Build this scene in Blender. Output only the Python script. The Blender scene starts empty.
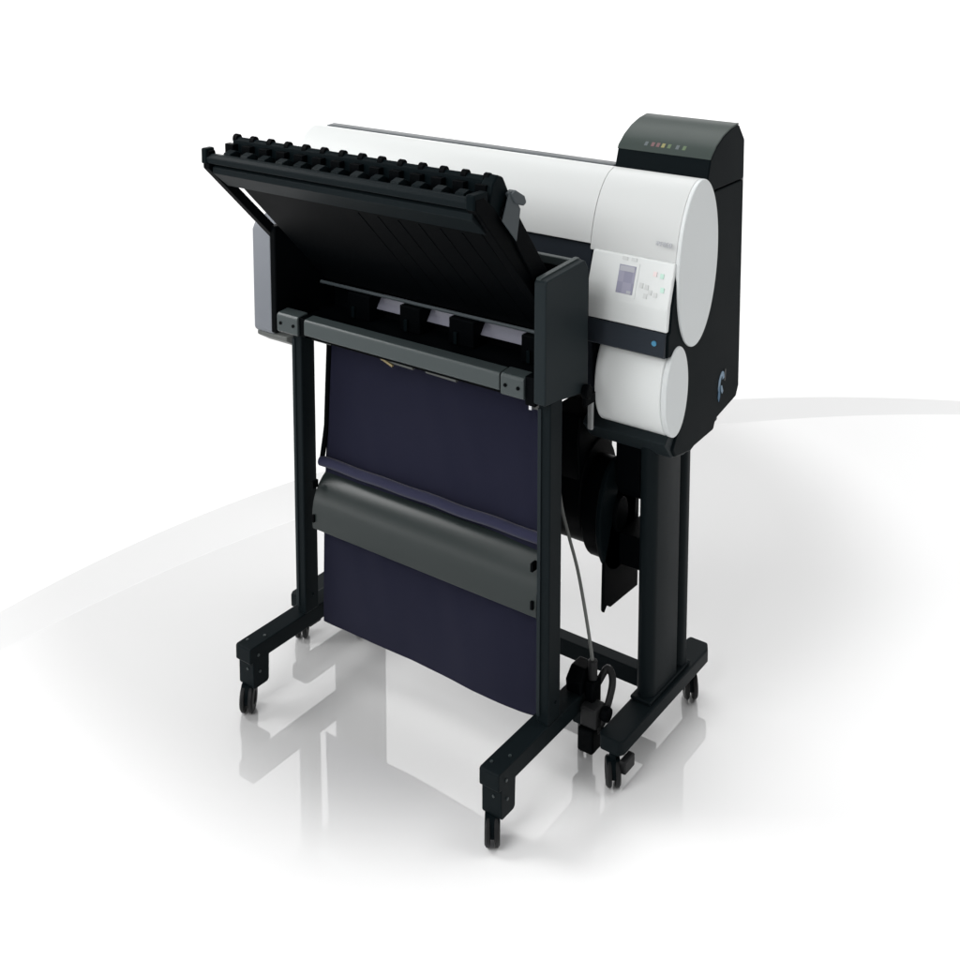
import bpy, bmesh, math, random
from mathutils import Vector, Matrix, noise
random.seed(7)
S = bpy.context.scene
COL = S.collection
PI = math.pi

# ------------------------------------------------------------------ materials
def mat(name, col, rough=.45, spec=.3, metal=0.0, grain=.0, gscale=300, var=.0, vscale=6, coat=0.0):
    m = bpy.data.materials.new(name); m.use_nodes = True
    nt = m.node_tree; b = nt.nodes['Principled BSDF']
    b.inputs['Base Color'].default_value = (*col, 1)
    b.inputs['Roughness'].default_value = rough
    b.inputs['Specular IOR Level'].default_value = spec
    b.inputs['Metallic'].default_value = metal
    if coat: b.inputs['Coat Weight'].default_value = coat; b.inputs['Coat Roughness'].default_value = .15
    tc = nt.nodes.new('ShaderNodeTexCoord')
    if grain:
        n = nt.nodes.new('ShaderNodeTexNoise'); n.inputs['Scale'].default_value = gscale; n.inputs['Detail'].default_value = 2
        bp = nt.nodes.new('ShaderNodeBump'); bp.inputs['Strength'].default_value = grain; bp.inputs['Distance'].default_value = .001
        nt.links.new(tc.outputs['Object'], n.inputs['Vector']); nt.links.new(n.outputs['Fac'], bp.inputs['Height'])
        nt.links.new(bp.outputs['Normal'], b.inputs['Normal'])
    n2 = nt.nodes.new('ShaderNodeTexNoise'); n2.inputs['Scale'].default_value = vscale; n2.inputs['Detail'].default_value = 4
    nt.links.new(tc.outputs['Object'], n2.inputs['Vector'])
    mr = nt.nodes.new('ShaderNodeMapRange')
    mr.inputs['To Min'].default_value = max(.02, rough-.06); mr.inputs['To Max'].default_value = min(1, rough+.06)
    nt.links.new(n2.outputs['Fac'], mr.inputs['Value']); nt.links.new(mr.outputs['Result'], b.inputs['Roughness'])
    if var:
        rp = nt.nodes.new('ShaderNodeMixRGB'); rp.blend_type = 'MULTIPLY'; rp.inputs['Fac'].default_value = var
        rp.inputs['Color1'].default_value = (*col, 1)
        nt.links.new(n2.outputs['Fac'], rp.inputs['Color2']); nt.links.new(rp.outputs['Color'], b.inputs['Base Color'])
    return m

M = {}
M['black'] = mat('black_plastic', (.0026, .0048, .0058), .45, .02, grain=.15, gscale=900)
M['deep'] = mat('deep_black_plastic', (.0008, .0012, .0016), .5, .02, grain=.15, gscale=900)
M['teal'] = mat('teal_black_plastic', (.0120, .0165, .0185), .42, .05, grain=.15, gscale=900)
M['steel'] = mat('black_painted_steel', (.0048, .0074, .0086), .42, .035, grain=.1, gscale=600)
M['tank'] = mat('charcoal_plastic', (.036, .047, .043), .36, .14, grain=.12, gscale=900)
M['rail'] = mat('grey_satin_metal', (.031, .040, .041), .36, .30, grain=.05, gscale=500)
M['guide'] = mat('dark_satin_metal', (.0115, .0165, .0162), .32, .28, grain=.04, gscale=500)
M['white'] = mat('white_plastic', (.49, .503, .499), .40, .20, grain=.05, gscale=900)
M['panelwhite'] = mat('panel_white_plastic', (.60, .62, .615), .40, .30, grain=.05, gscale=900)
M['cap'] = mat('white_cap_plastic', (.545, .568, .570), .42, .30, grain=.05, gscale=900)  # same white as the covers, tone adjusted for weaker light on the ends
M['greyend'] = mat('mid_grey_plastic', (.125, .135, .152), .42, .30, grain=.1, gscale=900)
M['strip'] = mat('grey_plastic', (.08, .085, .082), .45, .2, grain=.1, gscale=900)
M['rubber'] = mat('black_rubber', (.006, .0065, .007), .55, .2, grain=.2, gscale=400)
M['paper'] = mat('lavender_grey_plastic', (.115, .117, .145), .4, .25)
M['cable'] = mat('grey_cable_rubber', (.10, .105, .10), .45, .3)
M['chrome'] = mat('bright_zinc', (.55, .56, .58), .28, .5, metal=.8)
M['brass'] = mat('dull_brass', (.20, .16, .08), .35, .4, metal=.5)
M['slot'] = mat('blue_grey_plastic', (.021, .026, .033), .42, .06, grain=.15, gscale=900)
M['ink'] = mat('grey_print', (.36, .365, .40), .5, .2)
M['button'] = mat('soft_grey_button', (.52, .535, .53), .5, .25)
M['green'] = mat('pale_green_button', (.44, .62, .54), .5, .25)
M['pink'] = mat('pale_pink_button', (.66, .56, .56), .5, .25)
M['emblem_a'] = mat('muted_blue_print', (.06, .12, .19), .5, .1)
M['emblem_b'] = mat('muted_grey_blue_print', (.17, .24, .31), .5, .1)
M['emblem_c'] = mat('muted_grey_print', (.06, .06, .06), .5, .1)
M['lever'] = mat('light_grey_lever', (.24, .25, .25), .45, .2)
M['bracket'] = mat('slate_metal', (.042, .051, .056), .4, .15)
M['blue'] = mat('blue_sticker', (.05, .19, .31), .4, .3)
M['sky'] = mat('pale_blue_sticker', (.30, .48, .72), .4, .3)
M['magenta'] = mat('magenta_label', (.13, .075, .078), .5, .2)
M['yellow'] = mat('yellow_label', (.20, .19, .085), .5, .2)
M['lime'] = mat('green_label', (.085, .12, .07), .5, .2)
M['palelabel'] = mat('grey_label', (.085, .10, .105), .5, .2)
M['redlabel'] = mat('red_label', (.45, .12, .08), .5, .2)

# woven navy cloth
def cloth_mat():
    m = mat('navy_woven_cloth', (.0155, .0165, .037), .85, .08)
    nt = m.node_tree; b = nt.nodes['Principled BSDF']
    b.inputs['Sheen Weight'].default_value = .12; b.inputs['Sheen Roughness'].default_value = .5
    tc = nt.nodes.new('ShaderNodeTexCoord')
    w1 = nt.nodes.new('ShaderNodeTexWave'); w1.inputs['Scale'].default_value = 220; w1.bands_direction = 'X'
    w2 = nt.nodes.new('ShaderNodeTexWave'); w2.inputs['Scale'].default_value = 220; w2.bands_direction = 'Z'
    ad = nt.nodes.new('ShaderNodeMath'); ad.operation = 'ADD'
    bp = nt.nodes.new('ShaderNodeBump'); bp.inputs['Strength'].default_value = .25; bp.inputs['Distance'].default_value = .0006
    for w in (w1, w2): nt.links.new(tc.outputs['Object'], w.inputs['Vector'])
    nt.links.new(w1.outputs['Fac'], ad.inputs[0]); nt.links.new(w2.outputs['Fac'], ad.inputs[1])
    nt.links.new(ad.outputs[0], bp.inputs['Height']); nt.links.new(bp.outputs['Normal'], b.inputs['Normal'])
    return m
M['cloth'] = cloth_mat()

# screen: violet grey liquid crystal display with darker bars (own pattern)
def screen_mat():
    m = mat('display_glass', (.26, .26, .38), .2, .4)
    nt = m.node_tree; b = nt.nodes['Principled BSDF']
    tc = nt.nodes.new('ShaderNodeTexCoord'); br = nt.nodes.new('ShaderNodeTexChecker')
    mp = nt.nodes.new('ShaderNodeMapping'); mp.inputs['Scale'].default_value = (45, 0.001, 34); mp.inputs['Location'].default_value = (.3, .5, .2)
    br.inputs['Color1'].default_value = (.29, .29, .36, 1); br.inputs['Color2'].default_value = (.25, .25, .32, 1); br.inputs['Scale'].default_value = 1
    nt.links.new(tc.outputs['Object'], mp.inputs['Vector']); nt.links.new(mp.outputs['Vector'], br.inputs['Vector'])
    nt.links.new(br.outputs['Color'], b.inputs['Base Color'])
    return m
M['screen'] = screen_mat()

def floor_mat(name, alb, gloss, rough, even=False):
    """white lacquer: matt body under a mirror-like lacquer whose gloss is cut away from the middle to fade the reflections"""
    m = bpy.data.materials.new(name); m.use_nodes = True
    nt = m.node_tree; nt.nodes.remove(nt.nodes['Principled BSDF']); out = nt.nodes['Material Output']
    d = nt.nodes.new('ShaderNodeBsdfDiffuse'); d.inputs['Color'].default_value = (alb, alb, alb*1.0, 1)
    g = nt.nodes.new('ShaderNodeBsdfGlossy'); g.inputs['Color'].default_value = (.98, .98, .98, 1); g.inputs['Roughness'].default_value = rough
    mx = nt.nodes.new('ShaderNodeMixShader')
    geo = nt.nodes.new('ShaderNodeNewGeometry')
    dist = nt.nodes.new('ShaderNodeVectorMath'); dist.operation = 'DISTANCE'; dist.inputs[1].default_value = FADE_MID
    nt.links.new(geo.outputs['Position'], dist.inputs[0])
    mr = nt.nodes.new('ShaderNodeMapRange'); mr.interpolation_type = 'SMOOTHSTEP'
    mr.inputs['From Min'].default_value = PR0; mr.inputs['From Max'].default_value = PR1
    mr.inputs['To Min'].default_value = gloss; mr.inputs['To Max'].default_value = gloss if even else 0
    nt.links.new(dist.outputs['Value'], mr.inputs['Value'])
    nz = nt.nodes.new('ShaderNodeTexNoise'); nz.inputs['Scale'].default_value = 2.5; nz.inputs['Detail'].default_value = 5
    nt.links.new(geo.outputs['Position'], nz.inputs['Vector'])
    rr = nt.nodes.new('ShaderNodeMapRange'); rr.inputs['To Min'].default_value = rough*.6; rr.inputs['To Max'].default_value = rough*1.4
    nt.links.new(nz.outputs['Fac'], rr.inputs['Value']); nt.links.new(rr.outputs['Result'], g.inputs['Roughness'])
    nt.links.new(mr.outputs['Result'], mx.inputs['Fac'])
    nt.links.new(d.outputs[0], mx.inputs[1]); nt.links.new(g.outputs[0], mx.inputs[2]); nt.links.new(mx.outputs[0], out.inputs['Surface'])
    return m
FADE_MID = (-1.08, .74, 0); PR0, PR1 = 1.12, 1.60  # floor reflections are made to fade out between these radii

# ------------------------------------------------------------------ mesh helpers
def box(bm, x0, x1, y0, y1, z0, z1):
    v = [bm.verts.new((x, y, z)) for x in (x0, x1) for y in (y0, y1) for z in (z0, z1)]
    for f in ((0,1,3,2), (4,6,7,5), (0,4,5,1), (2,3,7,6), (0,2,6,4), (1,5,7,3)):
        bm.faces.new([v[i] for i in f])

def prism(bm, poly, x0, x1):
    """polygon of (y, z) pulled along x"""
    a = [bm.verts.new((x0, y, z)) for y, z in poly]; b = [bm.verts.new((x1, y, z)) for y, z in poly]
    n = len(poly)
    for i in range(n): bm.faces.new((a[i], a[(i+1) % n], b[(i+1) % n], b[i]))
    bm.faces.new(a[::-1]); bm.faces.new(b)

def tube(bm, pts, r, seg=10):
    pts = [Vector(p) for p in pts]; rings = []
    for i, p in enumerate(pts):
        d = (pts[min(i+1, len(pts)-1)] - pts[max(i-1, 0)]).normalized()
        u = d.cross(Vector((.31, .17, .93))).normalized(); w = d.cross(u)
        rings.append([bm.verts.new(p + r*(math.cos(a)*u + math.sin(a)*w)) for a in [2*PI*k/seg for k in range(seg)]])
    for a, b in zip(rings, rings[1:]):
        for k in range(seg): bm.faces.new((a[k], a[(k+1) % seg], b[(k+1) % seg], b[k]))
    bm.faces.new(rings[0][::-1]); bm.faces.new(rings[-1])

def spline(pts, n=8):
    P = [Vector(p) for p in pts]; P = [P[0]*2-P[1]] + P + [P[-1]*2-P[-2]]; out = []
    for i in range(1, len(P)-2):
        for k in range(n):
            t = k/n; a, b, c, d = P[i-1:i+3]
            out.append(.5*((2*b)+(c-a)*t+(2*a-5*b+4*c-d)*t*t+(3*b-a-3*c+d)*t**3))
    return out + [P[-2]]

def ellipse(cy, cz, ry, rz, tilt=0, n=64, a0=0, a1=2*PI, p=2.0):
    out = []
    full = abs(a1-a0-2*PI) < 1e-6
    for k in range(n if full else n+1):
        a = a0+(a1-a0)*k/n; c, s = math.cos(a), math.sin(a)
        y = ry*math.copysign(abs(c)**(2/p), c); z = rz*math.copysign(abs(s)**(2/p), s)
        out.append((cy + y*math.cos(tilt) - z*math.sin(tilt), cz + y*math.sin(tilt) + z*math.cos(tilt)))
    return out

def disc(bm, axis_a, axis_b, ry, rz, n=40):
    """short drum between two points with oval section, axis along x"""
    prism(bm, [(axis_a[1]+ry*math.cos(2*PI*k/n), axis_a[2]+rz*math.sin(2*PI*k/n)) for k in range(n)], axis_a[0], axis_b[0])

WORLD = {}
def link(name, bm, m, parent=None, bevel=.0, seg=2, smooth=True, ang=35):
    bmesh.ops.recalc_face_normals(bm, faces=bm.faces)
    co = [v.co for v in bm.verts]
    lo = Vector([min(c[i] for c in co) for i in range(3)]); hi = Vector([max(c[i] for c in co) for i in range(3)])
    cen = (lo+hi)/2
    for v in bm.verts: v.co -= cen
    me = bpy.data.meshes.new(name); bm.to_mesh(me); bm.free()
    me.materials.append(M[m] if isinstance(m, str) else m)
    if smooth:
        me.polygons.foreach_set('use_smooth', [True]*len(me.polygons)); me.set_sharp_from_angle(angle=math.radians(ang))
    o = bpy.data.objects.new(name, me); COL.objects.link(o)
    pw = WORLD[parent.name] if parent else Vector((0, 0, 0))
    o.location = cen - pw; o.parent = parent; WORLD[o.name] = cen.copy()
    if bevel:
        b = o.modifiers.new('bevel', 'BEVEL'); b.width = bevel; b.segments = seg; b.limit_method = 'ANGLE'; b.angle_limit = math.radians(ang)
        b.harden_normals = True
    return o

def part(name, m, parent, fn, bevel=.0, **k):
    bm = bmesh.new(); fn(bm); return link(name, bm, m, parent, bevel, **k)

def thing(name, loc, label, cat):
    o = bpy.data.objects.new(name, None); COL.objects.link(o); o.location = loc
    o.empty_display_size = .1
    o['label'] = label; o['category'] = cat; WORLD[o.name] = Vector(loc); return o

def boxp(name, m, parent, b, bevel=.0025): return part(name, m, parent, lambda bm: box(bm, *b), bevel)

def caster(parent, x, y, ztop, yaw, r=.036):
    """twin wheel swivel caster"""
    def fork(bm):
        box(bm, x-.006, x+.006, y-.010, y+.010, r*.9, ztop)
        tube(bm, [(x, y, r*1.3), (x, y, ztop)], .009, 14)
        prism(bm, ellipse(y, r*1.02, r*.80, r*1.02, n=28, a0=.25*PI, a1=1.05*PI), x-.0155, x+.0155)
    c = part('caster', 'black', parent, fn=fork, bevel=.001)
    R = Matrix.Rotation(yaw, 4, 'Z'); base = Vector((x, y, 0))
    for v in c.data.vertices:
        w = v.co + WORLD[c.name]; v.co = R @ (w-base) + base - WORLD[c.name]
    for s in (-1, 1):
        def wheel(bm):
            a = s*.0045; b = s*.0165
            prof = [(a, r*.3), (a, r*.94), (a+s*.002, r), (b-s*.004, r), (b, r*.86), (b, r*.5), (b-s*.004, r*.42), (b-s*.004, 0.001)]
            n = 30; rings = []
            for px, pr in prof:
                rings.append([bm.verts.new((x+px, y+pr*math.cos(2*PI*k/n), r+pr*math.sin(2*PI*k/n))) for k in range(n)])
            for p, q in zip(rings, rings[1:]):
                for k in range(n): bm.faces.new((p[k], p[(k+1) % n], q[(k+1) % n], q[k]))
            bm.faces.new(rings[0]); bm.faces.new(rings[-1])
            for v in bm.verts: v.co = R @ (v.co-base) + base
        part('wheel', 'rubber', c, wheel)
    return c

def bolt(parent, x, y, z, axis, r=.004, h=.004, m='chrome'):
    d = {'y': Vector((0, -1, 0)), 'z': Vector((0, 0, 1)), 'x': Vector((1, 0, 0))}[axis]
    return part('bolt', m, parent, lambda bm: tube(bm, [Vector((x, y, z)), Vector((x, y, z))+d*h], r, 12))

def text(name, s, m, parent, size, origin, ex, ez, extrude=.0006, shear=0, bold=0.0):
    cu = bpy.data.curves.new(name, 'FONT'); cu.body = s; cu.size = size; cu.extrude = extrude; cu.shear = shear; cu.offset = bold
    t = bpy.data.objects.new(name, cu); COL.objects.link(t)
    dg = bpy.context.evaluated_depsgraph_get(); dg.update()
    me = bpy.data.meshes.new_from_object(t.evaluated_get(dg)); bpy.data.objects.remove(t); bpy.data.curves.remove(cu)
    bm = bmesh.new(); bm.from_mesh(me); bpy.data.meshes.remove(me)
    ex = Vector(ex).normalized(); ez = Vector(ez).normalized(); n = ex.cross(ez)
    for v in bm.verts: v.co = Vector(origin) + ex*v.co.x + ez*v.co.y + n*v.co.z
    return link(name, bm, m, parent, smooth=False)

# ================================================================== PRINTER
pr = thing('wide_format_printer', (-.46, .22, 0),
           'white and black wide-format printer on a black castered stand, behind the open stacker', 'printer')
XL, XR = -1.16, .055        # left and right end of the white cover
CY, CZ, RY, RZ, TI = .256, 1.183, .100, .196, -.10
# --- dark main body
part('main_body', 'slot', pr, lambda bm: prism(bm, [(.175, .84), (.168, 1.10), (.172, 1.215), (.20, 1.25), (.30, 1.345), (.47, 1.345), (.49, 1.30), (.49, .86), (.40, .80), (.24, .80)], -1.10, -.170), .006)
# --- right side housing
house = [(.175, .80), (.150, .765), (.165, .742), (.245, .728), (.262, .733), (.368, .737), (.380, .760), (.496, .780), (.510, .806),
         (.508, 1.335), (.30, 1.335), (.27, 1.26), (.20, 1.20), (.162, 1.195), (.134, 1.107), (.126, 1.052), (.118, 1.045), (.116, .992), (.176, .985), (.176, .95)]
hs = part('side_housing', 'black', pr, lambda bm: prism(bm, house, -.166, .060), .006, seg=3)
# --- ink tank tower
tw = [(.298, 1.338), (.300, 1.360), (.318, 1.415), (.324, 1.422), (.350, 1.443), (.385, 1.461), (.425, 1.473), (.465, 1.479), (.475, 1.476), (.508, 1.436), (.509, 1.338)]
tower = part('ink_tank_tower', 'black', pr, lambda bm: prism(bm, tw, -.190, .060), .004)
def ttop(bm):
    p = [(.3165, 1.4155), (.322, 1.4245), (.350, 1.4465), (.385, 1.4645), (.425, 1.4765), (.465, 1.4825), (.472, 1.481),
         (.472, 1.477), (.465, 1.4785), (.425, 1.4725), (.385, 1.4605), (.350, 1.4425), (.3245, 1.4215), (.3185, 1.414)]
    prism(bm, p, -.1905, .0595)
lid_t = part('tank_lid', 'tank', tower, ttop, .0012)
for i, (xx, m) in enumerate([(-.118, 'palelabel'), (-.100, 'magenta'), (-.086, 'magenta'), (-.072, 'yellow'), (-.056, 'lime'), (-.034, 'palelabel'), (-.016, 'lime')]):
    def lab(bm):
        p = lambda y, h: (y, 1.4245 + (y-.322)*.786 + h)
        prism(bm, [p(.3265, -.001), p(.3365, -.001), p(.3365, .0007), p(.3265, .0007)], xx-.0042, xx+.0042)
    part('colour_label', m, tower, lab, smooth=False)
part('rear_strip', 'strip', pr, lambda bm: prism(bm, [(.5105, .82), (.5105, 1.42), (.524, 1.40), (.524, .84)], -.16, .052), .002)
# --- white cover : hollow shell following the oval
def shell(bm, x0, x1, a0, a1, th=.006, k=1.0):
    o = ellipse(CY, CZ, RY*k, RZ*k, TI, 60, a0, a1); i = ellipse(CY, CZ, RY*k-th, RZ*k-th, TI, 60, a0, a1)
    prism(bm, o + i[::-1], x0, x1)
A0, A1 = math.radians(52), math.radians(174)
part('top_cover', 'white', pr, lambda bm: shell(bm, XL, -.1702, A0, A1), .0015)
part('fixed_cover', 'white', pr, lambda bm: shell(bm, -.1694, XR, A0, math.radians(178)), .0015)
part('end_cap', 'cap', pr, lambda bm: prism(bm, ellipse(CY, CZ, RY+.0002, RZ+.0002, TI, 96), XR-.0004, .0655), .003, seg=3)
part('end_cap', 'cap', pr, lambda bm: prism(bm, ellipse(CY, CZ, RY-.002, RZ-.002, TI, 96), XL-.012, XL+.02), .006, seg=3)
# --- rear lid strip behind the cover
part('rear_lid', 'bracket', pr, lambda bm: prism(bm, [(.300, 1.352), (.300, 1.3675), (.306, 1.3735), (.335, 1.376), (.36, 1.366), (.40, 1.352)], -1.155, -.193), .003)
# --- grey left end of the printer
le = part('left_end_cover', 'greyend', pr, lambda bm: prism(bm, [(.0, .845), (.0, 1.13), (.012, 1.152), (.05, 1.165), (.40, 1.165), (.40, .84), (.05, .83)], -1.155, -1.075), .012, seg=4)
part('lower_trim', 'strip', le, lambda bm: prism(bm, [(.006, .832), (.006, .8445), (.3, .829), (.3, .80), (.05, .805)], -1.145, -1.03), .004)
# --- control panel
pf = [(.152, 1.2035), (.1195, 1.107), (.1170, 1.100), (.1145, 1.052), (.1255, 1.052), (.1335, 1.107), (.1615, 1.196), (.172, 1.2035)]
cp = part('control_panel', 'panelwhite', pr, lambda bm: prism(bm, pf, -.157, .0570), .003, seg=3)
def onpanel(name, m, x0, x1, t0, t1, h=.0012, lift=0.0):
    a = Vector((0, .152, 1.2035)); b = Vector((0, .1195, 1.107)); d = b-a; n = Vector((0, -d.z, d.y)).normalized()*-1
    if n.y > 0: n = -n
    def f(bm):
        v = []
        for hh in (-.001, h):
            for x, t in ((x0, t0), (x1, t0), (x1, t1), (x0, t1)):
                p = a + d*t + n*(hh+lift); v.append(bm.verts.new((x, p.y, p.z)))
        for q in ((0,1,2,3), (4,5,6,7), (0,1,5,4), (1,2,6,5), (2,3,7,6), (3,0,4,7)): bm.faces.new([v[i] for i in q])
    return part(name, m, cp, f, smooth=False)
onpanel('screen_bezel', 'panelwhite', -.086, -.030, .14, .93, .0010)
onpanel('display', 'screen', -.080, -.037, .22, .86, .0018)
onpanel('display_bar', 'ink', -.078, -.040, .24, .36, .0024)
onpanel('display_bar', 'ink', -.052, -.041, .78, .85, .0024)
for x, t in ((-.070, .07), (-.046, .07)): onpanel('button', 'button', x-.007, x+.007, t-.04, t+.04, .0016)
for x, t, m in ((-.018, .60, 'button'), (-.004, .62, 'button'), (.006, .72, 'button'), (-.004, .82, 'button'), (.012, .30, 'pink'), (.030, .32, 'green'), (.036, .62, 'green'), (.020, .76, 'button')):
    onpanel('button', m, x-.0045, x+.0045, t-.055, t+.055, .0016)
# --- dark drawer below the panel
dr = part('front_drawer', 'slot', pr, lambda bm: prism(bm, [(.1125, 1.0505), (.100, .999), (.1155, .991), (.1175, 1.044), (.1245, 1.0505)], -.157, .0560), .0025)
part('indicator_dot', 'blue', dr, lambda bm: tube(bm, [(.031, .113, 1.026), (.031, .1045, 1.026)], .0062, 20))
boxp('drawer_catch', 'strip', dr, (-.154, -.150, .100, .108, 1.012, 1.036), .001)
# --- white roll cover (lower oval drum)
part('lower_cover', 'panelwhite', pr, lambda bm: prism(bm, ellipse(.160, .902, .056, .106, -.06, 80), -.124, .0500), .006, seg=4)
part('lower_cap', 'cap', pr, lambda bm: prism(bm, ellipse(.160, .902, .0562, .1062, -.06, 80), .0497, .0645), .004, seg=3)
# --- under tray
part('under_tray', 'teal', pr, lambda bm: prism(bm, [(.135, .800), (.120, .786), (.158, .741), (.22, .7265), (.40, .75), (.40, .82), (.175, .82)], -.1645, .0545), .004)
boxp('lock_lever', 'lever', pr, (-.127, -.113, .080, .090, .792, .870), .004)
# --- logo on side housing : blue loop with a pale ring
def loop(bm, cy, cz, ry, rz, w, a0, a1, x):
    o = ellipse(cy, cz, ry, rz, -.3, 30, a0, a1); i = ellipse(cy, cz, ry-w, rz-w*1.2, -.3, 30, a0, a1)
    prism(bm, o+i[::-1], x, x+.0012)
part('emblem', 'emblem_b', hs, lambda bm: loop(bm, .403, .846, .0150, .028, .0100, .15*PI, 1.40*PI, .0600))
part('emblem', 'emblem_a', hs, lambda bm: prism(bm, [(.389, .838), (.397, .842), (.397, .812), (.391, .800), (.385, .812)], .0604, .0614))
part('emblem', 'emblem_b', hs, lambda bm: prism(bm, [(.400, .838), (.407, .838), (.414, .822), (.409, .816), (.403, .824)], .0604, .0614))
part('emblem', 'emblem_c', hs, lambda bm: prism(bm, [(.419, .846), (.425, .844), (.429, .872), (.423, .876)], .0604, .0614))
# --- model name on the cover front, above the panel
text('model_name', 'iPF850', 'ink', pr, .0155, (.004, .1560, 1.2375), (1, 0, 0), (0, .012, .10), bold=-.00005)

# --- stand: two column pairs, feet, cross bar
def column(x0, x1):
    def f(bm):
        prism2 = []
        for (y0, y1) in ((.145, .285), (.297, .338)):
            n = 10; pts = []
            r = (x1-x0)/2
            q = min(1, (y1-y0)/(2.2*r))
            for k in range(n+1):
                a = PI + PI*k/n; pts.append(((x0+x1)/2 + r*math.cos(a), y0 + r*q + r*q*math.sin(a)))
            for k in range(n+1):
                a = PI*k/n; pts.append(((x0+x1)/2 + r*math.cos(a), y1 - r*.4 + r*.4*math.sin(a)))
            lo = [bm.verts.new((px, py, .120)) for px, py in pts]; hi = [bm.verts.new((px, py, .79)) for px, py in pts]
            m = len(pts)
            for i in range(m): bm.faces.new((lo[i], lo[(i+1) % m], hi[(i+1) % m], hi[i]))
            bm.faces.new(hi); bm.faces.new(lo[::-1])
    return f
def foot(xc):
    return lambda bm: prism_xy(bm, [(xc-.032, -.005), (xc-.024, -.018), (xc+.024, -.018), (xc+.032, -.005), (xc+.032, .425), (xc+.018, .452), (xc-.030, .452), (xc-.034, .44)], .088, .1245)
def prism_xy(bm, poly, z0, z1):
    a = [bm.verts.new((x, y, z0)) for x, y in poly]; b = [bm.verts.new((x, y, z1)) for x, y in poly]; n = len(poly)
    for i in range(n): bm.faces.new((a[i], a[(i+1) % n], b[(i+1) % n], b[i]))
    bm.faces.new(a[::-1]); bm.faces.new(b)
for xc in (0.0, -.986):
    part('column', 'steel', pr, column(xc-.028, xc+.018), .002)
    ft = part('foot', 'steel', pr, foot(xc), .004)
    boxp('column_socket', 'steel', ft, (xc-.0325, xc+.022, .135, .345, .1250, .134), .003)
    caster(pr, xc, 0.0, .086, .62, .034); caster(pr, xc, .392, .086, .62, .034)
    boxp('brake_pedal', 'rubber', ft, (xc+.018, xc+.036, -.006, .040, .040, .0715), .004)
part('cross_bar', 'steel', pr, lambda bm: box(bm, -.952, -.036, .245, .285, .078, .124), .003)
# --- take-up reel hanging under the body
rl = part('take_up_reel', 'deep', pr, lambda bm: disc(bm, (-.262, .205, .580), (-.165, .205, .580), .092, .135), .004)
part('reel_mount', 'deep', pr, lambda bm: prism(bm, [(.125, .795), (.112, .74), (.12, .64), (.15, .58), (.28, .58), (.28, .795)], -.262, -.170), .006)
part('reel_flange', 'black', rl, lambda bm: disc(bm, (-.118, .195, .545), (-.104, .195, .545), .088, .142), .003)
part('reel_flange', 'deep', rl, lambda bm: disc(bm, (-.165, .200, .550), (-.118, .200, .550), .082, .128), .003)
part('reel_arm', 'deep', rl, lambda bm: (prism(bm, [(.17, .79), (.17, .63), (.19, .60), (.31, .60), (.31, .79)], -.100, -.034)), .004)
part('reel_arm', 'deep', rl, lambda bm: prism(bm, [(.19, .500), (.19, .42), (.31, .36), (.31, .500)], -.100, -.034), .004)
part('reel_hub', 'deep', rl, lambda bm: disc(bm, (-.104, .195, .545), (-.094, .195, .545), .03, .045), .002)
part('reel_bracket', 'deep', rl, lambda bm: prism(bm, [(.150, .50), (.130, .44), (.128, .325), (.133, .317), (.146, .330), (.163, .318), (.298, .312), (.298, .73), (.23, .73)], -.112, -.104), .002)

# ================================================================== STACKER
st = thing('output_stacker', (-.49, -.12, 0),
           'black output stacker frame with raised tray cover and navy cloth basket, standing on four casters', 'stacker')
LX, RX = -.868, -.116
def sfoot(xc):
    def f(bm):
        prism(bm, [(-.327, .141), (-.327, .178), (-.322, .181), (.080, .181), (.086, .176), (.086, .139), (-.262, .139), (-.264, .075), (-.270, .069), (-.312, .069), (-.317, .075), (-.317, .139)], xc-.026, xc+.026)
        box(bm, xc-.022, xc+.022, .046, .086, .072, .140)
    return f
for xc in (LX, RX):
    f = part('foot', 'steel', st, sfoot(xc), .003)
    for (bx, by) in ((-.012, -.300), (.010, -.262)): bolt(f, xc+bx, by, .1805, 'z', .0035, .003, 'rail')
    bolt(f, xc+.0255, -.300, .155, 'x', .0035, .003, 'rail'); bolt(f, xc+.0255, -.296, .110, 'x', .0035, .003, 'rail')
    bolt(f, xc+.006, -.316, .120, 'y', .0032, .003, 'rail')
    caster(st, xc-.003, -.309, .070, .60, .036); caster(st, xc, .070 if xc > -.5 else .105, .073, .60, .036)
# legs: open channels
def leg(x0, x1, front):
    def f(bm):
        y0, y1, z0, z1, t = -.135, -.085, .1815, .935, .004
        xy = [(x0, y0), (x1, y0), (x1, y1), (x0, y1)]
        prism_xy(bm, xy, z0, z1)
    return f
for x0, x1 in ((-.868, -.838), (-.122, -.090)):
    lg = part('leg', 'steel', st, leg(x0, x1, 0), .004, seg=3)
    part('leg_flange', 'teal', lg, lambda bm: box(bm, x0+.001, x0+.010, -.1385, -.1352, .20, .92), .001)
    bolt(lg, x1-.001, -.105, .225, 'x', .004, .004, 'steel')
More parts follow.
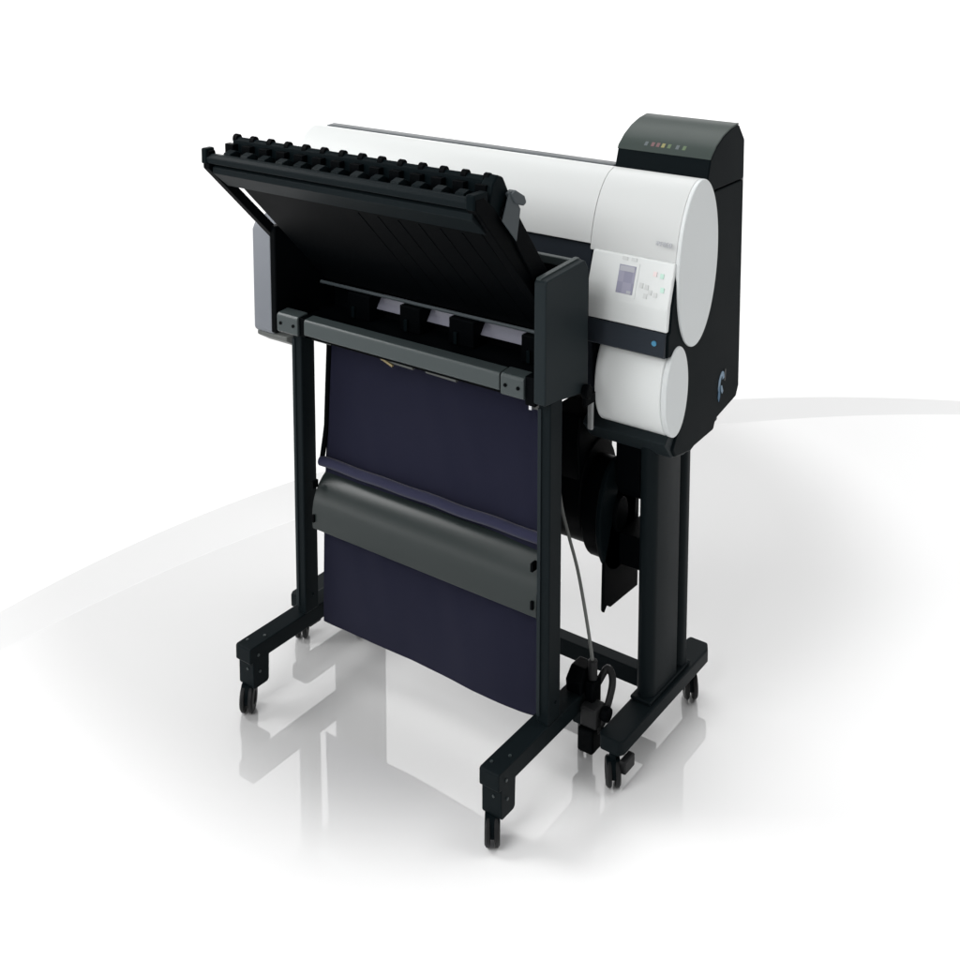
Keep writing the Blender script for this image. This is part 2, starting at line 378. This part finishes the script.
# end plates
plate = [(-.156, .935), (-.156, 1.206), (-.150, 1.212), (.006, 1.222), (.020, 1.20), (.022, .912), (-.05, .922), (-.09, .928)]
sp = part('side_panel', 'teal', st, lambda bm: prism(bm, plate, -.121, -.090), .004, seg=3)
part('side_panel', 'deep', st, lambda bm: prism(bm, [(-.150, .925), (-.150, 1.205), (.0655, 1.205), (.0655, .912)], -.928, -.908), .004, seg=3)
part('rear_rail', 'rail', st, lambda bm: box(bm, -.90, -.1215, .006, .022, 1.196, 1.216), .003)
part('rim', 'rail', sp, lambda bm: prism(bm, [(-.152, 1.2105), (-.148, 1.2155), (.006, 1.2255), (.012, 1.219)], -.1195, -.107), .001)
part('clamp_knob', 'deep', st, lambda bm: (disc(bm, (-.0895, .002, .920), (-.074, .002, .920), .014, .017), box(bm, -.0895, -.080, -.005, .04, .885, .910)), .003)
# front rail with end brackets
fr = part('front_rail', 'rail', st, lambda bm: prism(bm, [(-.152, .942), (-.155, .946), (-.155, .979), (-.151, .984), (-.120, .987), (-.120, .942)], -.808, -.212), .0025)
for x0, x1 in ((-.900, -.828), (-.208, -.146)):
    rb = part('rail_bracket', 'rail', st, lambda bm: prism(bm, [(-.154, .936), (-.157, .940), (-.157, .980), (-.152, .986), (-.118, .989), (-.118, .936)], x0, x1), .0025)
    for bx in (x0+.014, x1-.014): bolt(rb, bx, -.1565, .961, 'y', .0042, .003, 'deep')
boxp('rail_joint', 'deep', st, (-.829, -.807, -.150, -.122, .936, .984), .001)
boxp('rail_joint', 'deep', st, (-.1465, -.1205, -.150, -.122, .925, .990), .001)
boxp('rear_beam', 'deep', st, (-.905, -.122, -.118, .02, .920, .938), .002)
boxp('shade_backing', 'deep', st, (-.928, -.122, .066, .074, .915, 1.18), .001)  # added dark sheet, stands in for the shade inside the open-backed mouth
# paper guides inside the mouth
pg = part('paper_guide', 'paper', st, lambda bm: prism(bm, [(.026, .980), (.032, .977), (.058, 1.010), (.050, 1.012)], -.80, -.225), .001)
for x0, x1 in ((-.800, -.725), (-.625, -.560), (-.470, -.395), (-.258, -.215)):
    gc = boxp('guide_clip', 'deep', st, (x0, x1, -.002, .060, .952, 1.018), .003)
    boxp('clip_tooth', 'black', gc, (x0+.018, x0+.028, -.008, -.0025, .955, .985), .001)
boxp('guide_base', 'deep', st, (-.90, -.125, -.115, .060, .9385, .951), .002)
part('tray_edge', 'bracket', st, lambda bm: tube(bm, [(-.89, -.004, 1.030), (-.205, -.004, 1.032)], .0042, 10))
# curved guide plate
def gplate(bm):
    n = 28; o = []
    ang = [-5 + 67*(k/n)**1.5 for k in range(n+1)]            # surface tilt: nearly upright below, rolled back at the top
    y, z = -.131, .426; pts = [(y, z)]
    for k in range(n):
        a = math.radians((ang[k]+ang[k+1])/2); y += .0055*math.sin(a); z += .0055*math.cos(a); pts.append((y, z))
    o = pts
    prism(bm, o + [(y+.005, z-.001) for y, z in o[::-1]], -.812, -.126)
gp = part('guide_plate', 'guide', st, gplate, .001)
for xx in (-.805, -.136):
    for zz in (.455, .545): boxp('mount_slot', 'deep', gp, (xx-.0035, xx+.0035, -.1375, -.118, zz-.010, zz+.010), .001)
# navy cloth basket
def cloth(x0, x1, prof, nx=60, nz=40, amp=.004, seed=0, th=.003, lift=None):
    def f(bm):
        P = spline([Vector((0, y, z)) for y, z in prof], max(2, nz//(len(prof)-1)))
        g = []
        for j, p in enumerate(P):
            row = []
            for i in range(nx+1):
                u = i/nx; v = j/(len(P)-1); x = x0+(x1-x0)*u
                dy = amp*noise.noise(Vector((x*4+seed, p.z*2.2, seed*1.7)))*2.0 + amp*.35*noise.noise(Vector((x*16+p.z*5, p.z*3, 4.4))) + amp*.8*math.sin(9*u+3*v+seed)*v*(1-u*.3)
                dz = lift(u)*v**3 if lift else 0
                row.append(bm.verts.new((x, p.y+dy, p.z+dz)))
            g.append(row)
        for a, b in zip(g, g[1:]):
            for i in range(nx): bm.faces.new((a[i], a[i+1], b[i+1], b[i]))
        bmesh.ops.solidify(bm, geom=list(bm.faces), thickness=th)
    return f
fb = part('cloth_basket', 'cloth', st, cloth(-.812, -.130, [(-.052, .915), (-.060, .80), (-.068, .68), (-.076, .60), (-.080, .55), (-.084, .50), (-.088, .42), (-.092, .28), (-.095, .155)], seed=1.3, nz=64,
              lift=lambda u: .010*max(0, (u-.90)/.10)**2), ang=80)
part('hem', 'cloth', fb, lambda bm: tube(bm, [(-.815+.69*k/24, -.093+.001*math.sin(k*.7), .592+.001*math.sin(k*1.1)) for k in range(25)], .013, 16))
part('edge_binding', 'deep', fb, lambda bm: tube(bm, [(-.814, y-.004, z) for y, z in ((-.052, .915), (-.060, .80), (-.068, .68), (-.085, .60))], .007, 10))
for xx, l in ((-.60, .10), (-.46, .09)):
    part('hanger_rod', 'strip', st, lambda bm: tube(bm, [(xx, -.10, .915), (xx+l, -.10, .913)], .006, 10))
part('hanger_rod', 'brass', st, lambda bm: tube(bm, [(-.615, -.106, .925), (-.560, -.106, .905)], .004, 10))
boxp('basket_hook', 'strip', st, (-.150, -.124, -.120, -.100, .905, .927), .002)
boxp('basket_hook', 'chrome', st, (-.152, -.144, -.128, -.120, .905, .922), .001)
boxp('basket_hook', 'strip', st, (-.830, -.765, -.105, -.080, .912, .928), .002)

# --- raised tray cover
tc = part('tray_cover', 'deep', st, lambda bm: prism(bm, [(-.318, 1.366), (-.310, 1.380), (-.060, 1.122), (-.0, 1.056), (-.004, 1.040)], -.872, -.165), .003)
def lip(bm):
    prism(bm, [(-.346, 1.398), (-.348, 1.412), (-.340, 1.421), (-.322, 1.419), (-.314, 1.406), (-.326, 1.394)], -.942, -.140)
lp = part('lip', 'steel', tc, lip, .003)
part('lip_trim', 'steel', tc, lambda bm: prism(bm, [(-.338, 1.374), (-.338, 1.388), (-.326, 1.394), (-.280, 1.350), (-.291, 1.334)], -.920, -.150), .002)
part('lip_trim', 'deep', tc, lambda bm: prism(bm, [(-.330, 1.386), (-.325, 1.400), (-.300, 1.405), (-.300, 1.386)], -.935, -.145), .001)
boxp('corner_block', 'black', tc, (-.946, -.928, -.350, -.322, 1.396, 1.434), .004)
boxp('corner_block', 'black', tc, (-.160, -.137, -.350, -.300, 1.396, 1.430), .005)
# ridge with rollers
part('ridge', 'black', tc, lambda bm: prism(bm, [(-.276, 1.414), (-.274, 1.446), (-.266, 1.453), (-.252, 1.448), (-.205, 1.362), (-.225, 1.345)], -.918, -.150), .003)
for k in range(14):
    xx = -.912 + k*.0575
    part('roller', 'deep', tc, lambda bm: (disc(bm, (xx-.007, -.264, 1.4475), (xx+.007, -.264, 1.4475), .010, .0115, 18), box(bm, xx-.014, xx+.014, -.292, -.276, 1.400, 1.438)), .001)
for k in range(13):
    xx = -.883 + k*.0575
    part('rib', 'steel' if k % 2 else 'black', tc, lambda bm: prism(bm, [(-.330, 1.412), (-.324, 1.424), (-.306, 1.429), (-.292, 1.422), (-.288, 1.398), (-.318, 1.400)], xx-.012, xx+.012), .002)
for k in range(6):
    xx = -.51 + k*.058
    part('underside_rib', 'deep', tc, lambda bm: prism(bm, [(-.2795, 1.3262), (-.2806, 1.3250), (-.0212, 1.0574), (-.020, 1.060)], xx-.0014, xx+.0014))
# side arms
armp = [(-.346, 1.385), (-.346, 1.428), (-.325, 1.428), (-.318, 1.388), (-.085, 1.155), (-.02, 1.09), (-.045, 1.075), (-.10, 1.135)]
part('arm', 'deep', tc, lambda bm: prism(bm, armp, -.944, -.922), .003)
part('arm', 'deep', tc, lambda bm: prism(bm, [(-.346, 1.398), (-.346, 1.420), (-.315, 1.420), (-.282, 1.392), (-.075, 1.172), (-.02, 1.09), (-.045, 1.075), (-.10, 1.13)], -.163, -.136), .003)
rs = part('outer_arm', 'deep', tc, lambda bm: prism(bm, [(-.262, 1.384), (-.228, 1.392), (-.206, 1.366), (-.095, 1.222), (-.07, 1.17), (-.12, 1.18), (-.20, 1.285)], -.136, -.129), .002)
part('hinge_arm', 'black', tc, lambda bm: prism(bm, [(-.296, 1.398), (-.284, 1.440), (-.266, 1.458), (-.246, 1.450), (-.226, 1.416), (-.222, 1.390), (-.262, 1.355)], -.168, -.138), .004)
part('bracket', 'bracket', tc, lambda bm: prism(bm, [(-.240, 1.420), (-.230, 1.418), (-.200, 1.375), (-.214, 1.308), (-.266, 1.362)], -.1285, -.126), .0008)
part('latch', 'bracket', tc, lambda bm: prism(bm, [(-.240, 1.414), (-.222, 1.420), (-.190, 1.402), (-.182, 1.386), (-.192, 1.380), (-.225, 1.392)], -.142, -.122), .003)

# --- drive box, plug and sensor cable at the foot of the stacker
db = part('drive_box', 'deep', st, lambda bm: prism(bm, [(.0, .1815), (-.005, .215), (.02, .238), (.06, .238), (.075, .215), (.075, .1815)], -.128, -.086), .004)
boxp('cover_tab', 'deep', db, (-.085, -.062, .012, .052, .130, .215), .005)
part('plug', 'rubber', db, lambda bm: tube(bm, [(-.074, .031, .2155), (-.074, .030, .262)], .011, 14), .002)
part('adjuster_knob', 'deep', db, lambda bm: tube(bm, [(-.0395, .020, .150), (-.022, .020, .150)], .017, 18), .003)
part('drive_cord', 'rubber', st, lambda bm: tube(bm, spline([(-.074, .050, .190), (-.058, .072, .226), (-.038, .060, .200), (-.040, .02, .13), (-.060, .010, .09)], 8), .0085, 10))
boxp('motor_box', 'rubber', st, (-.0845, -.040, -.010, .036, .118, .168), .006)
boxp('cord_block', 'deep', st, (-.088, -.046, -.016, .028, .058, .1175), .006)
part('sensor_cable', 'cable', st, lambda bm: tube(bm, spline([(-.172, .030, .66), (-.160, .030, .60), (-.139, .030, .535), (-.117, .030, .468), (-.096, .030, .375), (-.079, .030, .287), (-.074, .030, .250)], 8), .0042, 8))

# ================================================================== SETTING
def disc_floor(name, c, r, z0, z1, m, n=256):
    bm = bmesh.new()
    top = [bm.verts.new((c[0]+r*math.cos(2*PI*k/n), c[1]+r*math.sin(2*PI*k/n), z1)) for k in range(n)]
    bot = [bm.verts.new((c[0]+(r+.002)*math.cos(2*PI*k/n), c[1]+(r+.002)*math.sin(2*PI*k/n), z0)) for k in range(n)]
    bm.faces.new(top)
    for k in range(n): bm.faces.new((bot[k], bot[(k+1) % n], top[(k+1) % n], top[k]))
    o = link(name, bm, m, smooth=False); o['kind'] = 'structure'; return o
bm = bmesh.new(); R0 = 60
bm.faces.new([bm.verts.new((R0*math.cos(2*PI*k/96), R0*math.sin(2*PI*k/96), -.010)) for k in range(96)])
ground = link('ground', bm, floor_mat('white_studio_floor', .97, .18, .15, even=True), smooth=False); ground['kind'] = 'structure'
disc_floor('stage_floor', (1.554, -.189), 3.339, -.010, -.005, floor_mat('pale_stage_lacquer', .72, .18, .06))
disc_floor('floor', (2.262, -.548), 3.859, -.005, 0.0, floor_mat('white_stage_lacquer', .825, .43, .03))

# ================================================================== LIGHT
WF, WB = .30, 1.12
RAMP = ((3, 3.8), (14, 1.0), (22, .36), (31, .16), (36, 1.10), (50, .70), (80, .35))
# made-up surround: world brighter towards the left, dimmer on the right, for contrast
w = bpy.data.worlds.new('World'); S.world = w; w.use_nodes = True
nt = w.node_tree; bg = nt.nodes['Background']
tc = nt.nodes.new('ShaderNodeTexCoord'); dt = nt.nodes.new('ShaderNodeVectorMath'); dt.operation = 'DOT_PRODUCT'
dt.inputs[1].default_value = (-.95, .31, 0)
mr = nt.nodes.new('ShaderNodeMapRange'); mr.interpolation_type = 'SMOOTHSTEP'
mr.inputs['From Min'].default_value = -.15; mr.inputs['From Max'].default_value = .62
mr.inputs['To Min'].default_value = WF; mr.inputs['To Max'].default_value = WB
nt.links.new(tc.outputs['Generated'], dt.inputs[0]); nt.links.new(dt.outputs['Value'], mr.inputs['Value'])
# invented brightness bands by elevation: bright ones whiten the floor, the dark one greys it
sx = nt.nodes.new('ShaderNodeSeparateXYZ'); nt.links.new(tc.outputs['Generated'], sx.inputs[0])
me_ = nt.nodes.new('ShaderNodeValToRGB'); cr = me_.color_ramp; cr.interpolation = 'EASE'
for k, (deg, v) in enumerate(RAMP):
    e = cr.elements[k] if k < 2 else cr.elements.new(.5)
    e.position = math.sin(math.radians(deg)); e.color = (v, v, v, 1)
mu = nt.nodes.new('ShaderNodeMath'); mu.operation = 'MULTIPLY'
nt.links.new(sx.outputs['Z'], me_.inputs['Fac']); nt.links.new(me_.outputs['Color'], mu.inputs[0]); nt.links.new(mr.outputs['Result'], mu.inputs[1])
nt.links.new(mu.outputs[0], bg.inputs['Strength']); bg.inputs['Color'].default_value = (1, 1, 1, 1)
def area(name, loc, target, size, power, col=(1, 1, 1)):
    l = bpy.data.lights.new(name, 'AREA'); l.shape = 'RECTANGLE'; l.size, l.size_y = size; l.energy = power; l.color = col
    o = bpy.data.objects.new(name, l); COL.objects.link(o); o.location = loc
    o.rotation_euler = (Vector(target)-Vector(loc)).to_track_quat('-Z', 'Y').to_euler(); return o
area('front_lamp', (-.5, -3.3, 3.2), (-.4, .0, .4), (2.2, 1.6), 82)
area('side_lamp', (-2.7, -1.1, 2.7), (-.45, -.1, .7), (1.2, 1.2), 6.5).data.spread = math.radians(70)
area('overhead_lamp', (.1, -.9, 3.4), (.05, -.6, 0), (1.8, 1.8), 6)
area('ground_fill', (.6, 5.8, 12), (.6, 5.8, 0), (17, 8), 1230)  # unseen fill, added to whiten the ground behind

# ================================================================== CAMERA
cam = bpy.data.cameras.new('camera'); co = bpy.data.objects.new('camera', cam); COL.objects.link(co); S.camera = co
f, yaw, pitch, py = 1229.19, .6302, .1193, 55.86
co.location = (1.29, -2.286, 2.0)
co.rotation_euler = (PI/2 - pitch, 0, yaw)
cam.sensor_width = 36; cam.lens = f/960*36; cam.shift_x = 0; cam.shift_y = (py-480)/960
cam.clip_start = .05; cam.clip_end = 500
S.view_settings.view_transform = 'Standard'; S.view_settings.look = 'None'; S.view_settings.exposure = 0.4; S.view_settings.gamma = 1
S.cycles.max_bounces = 8
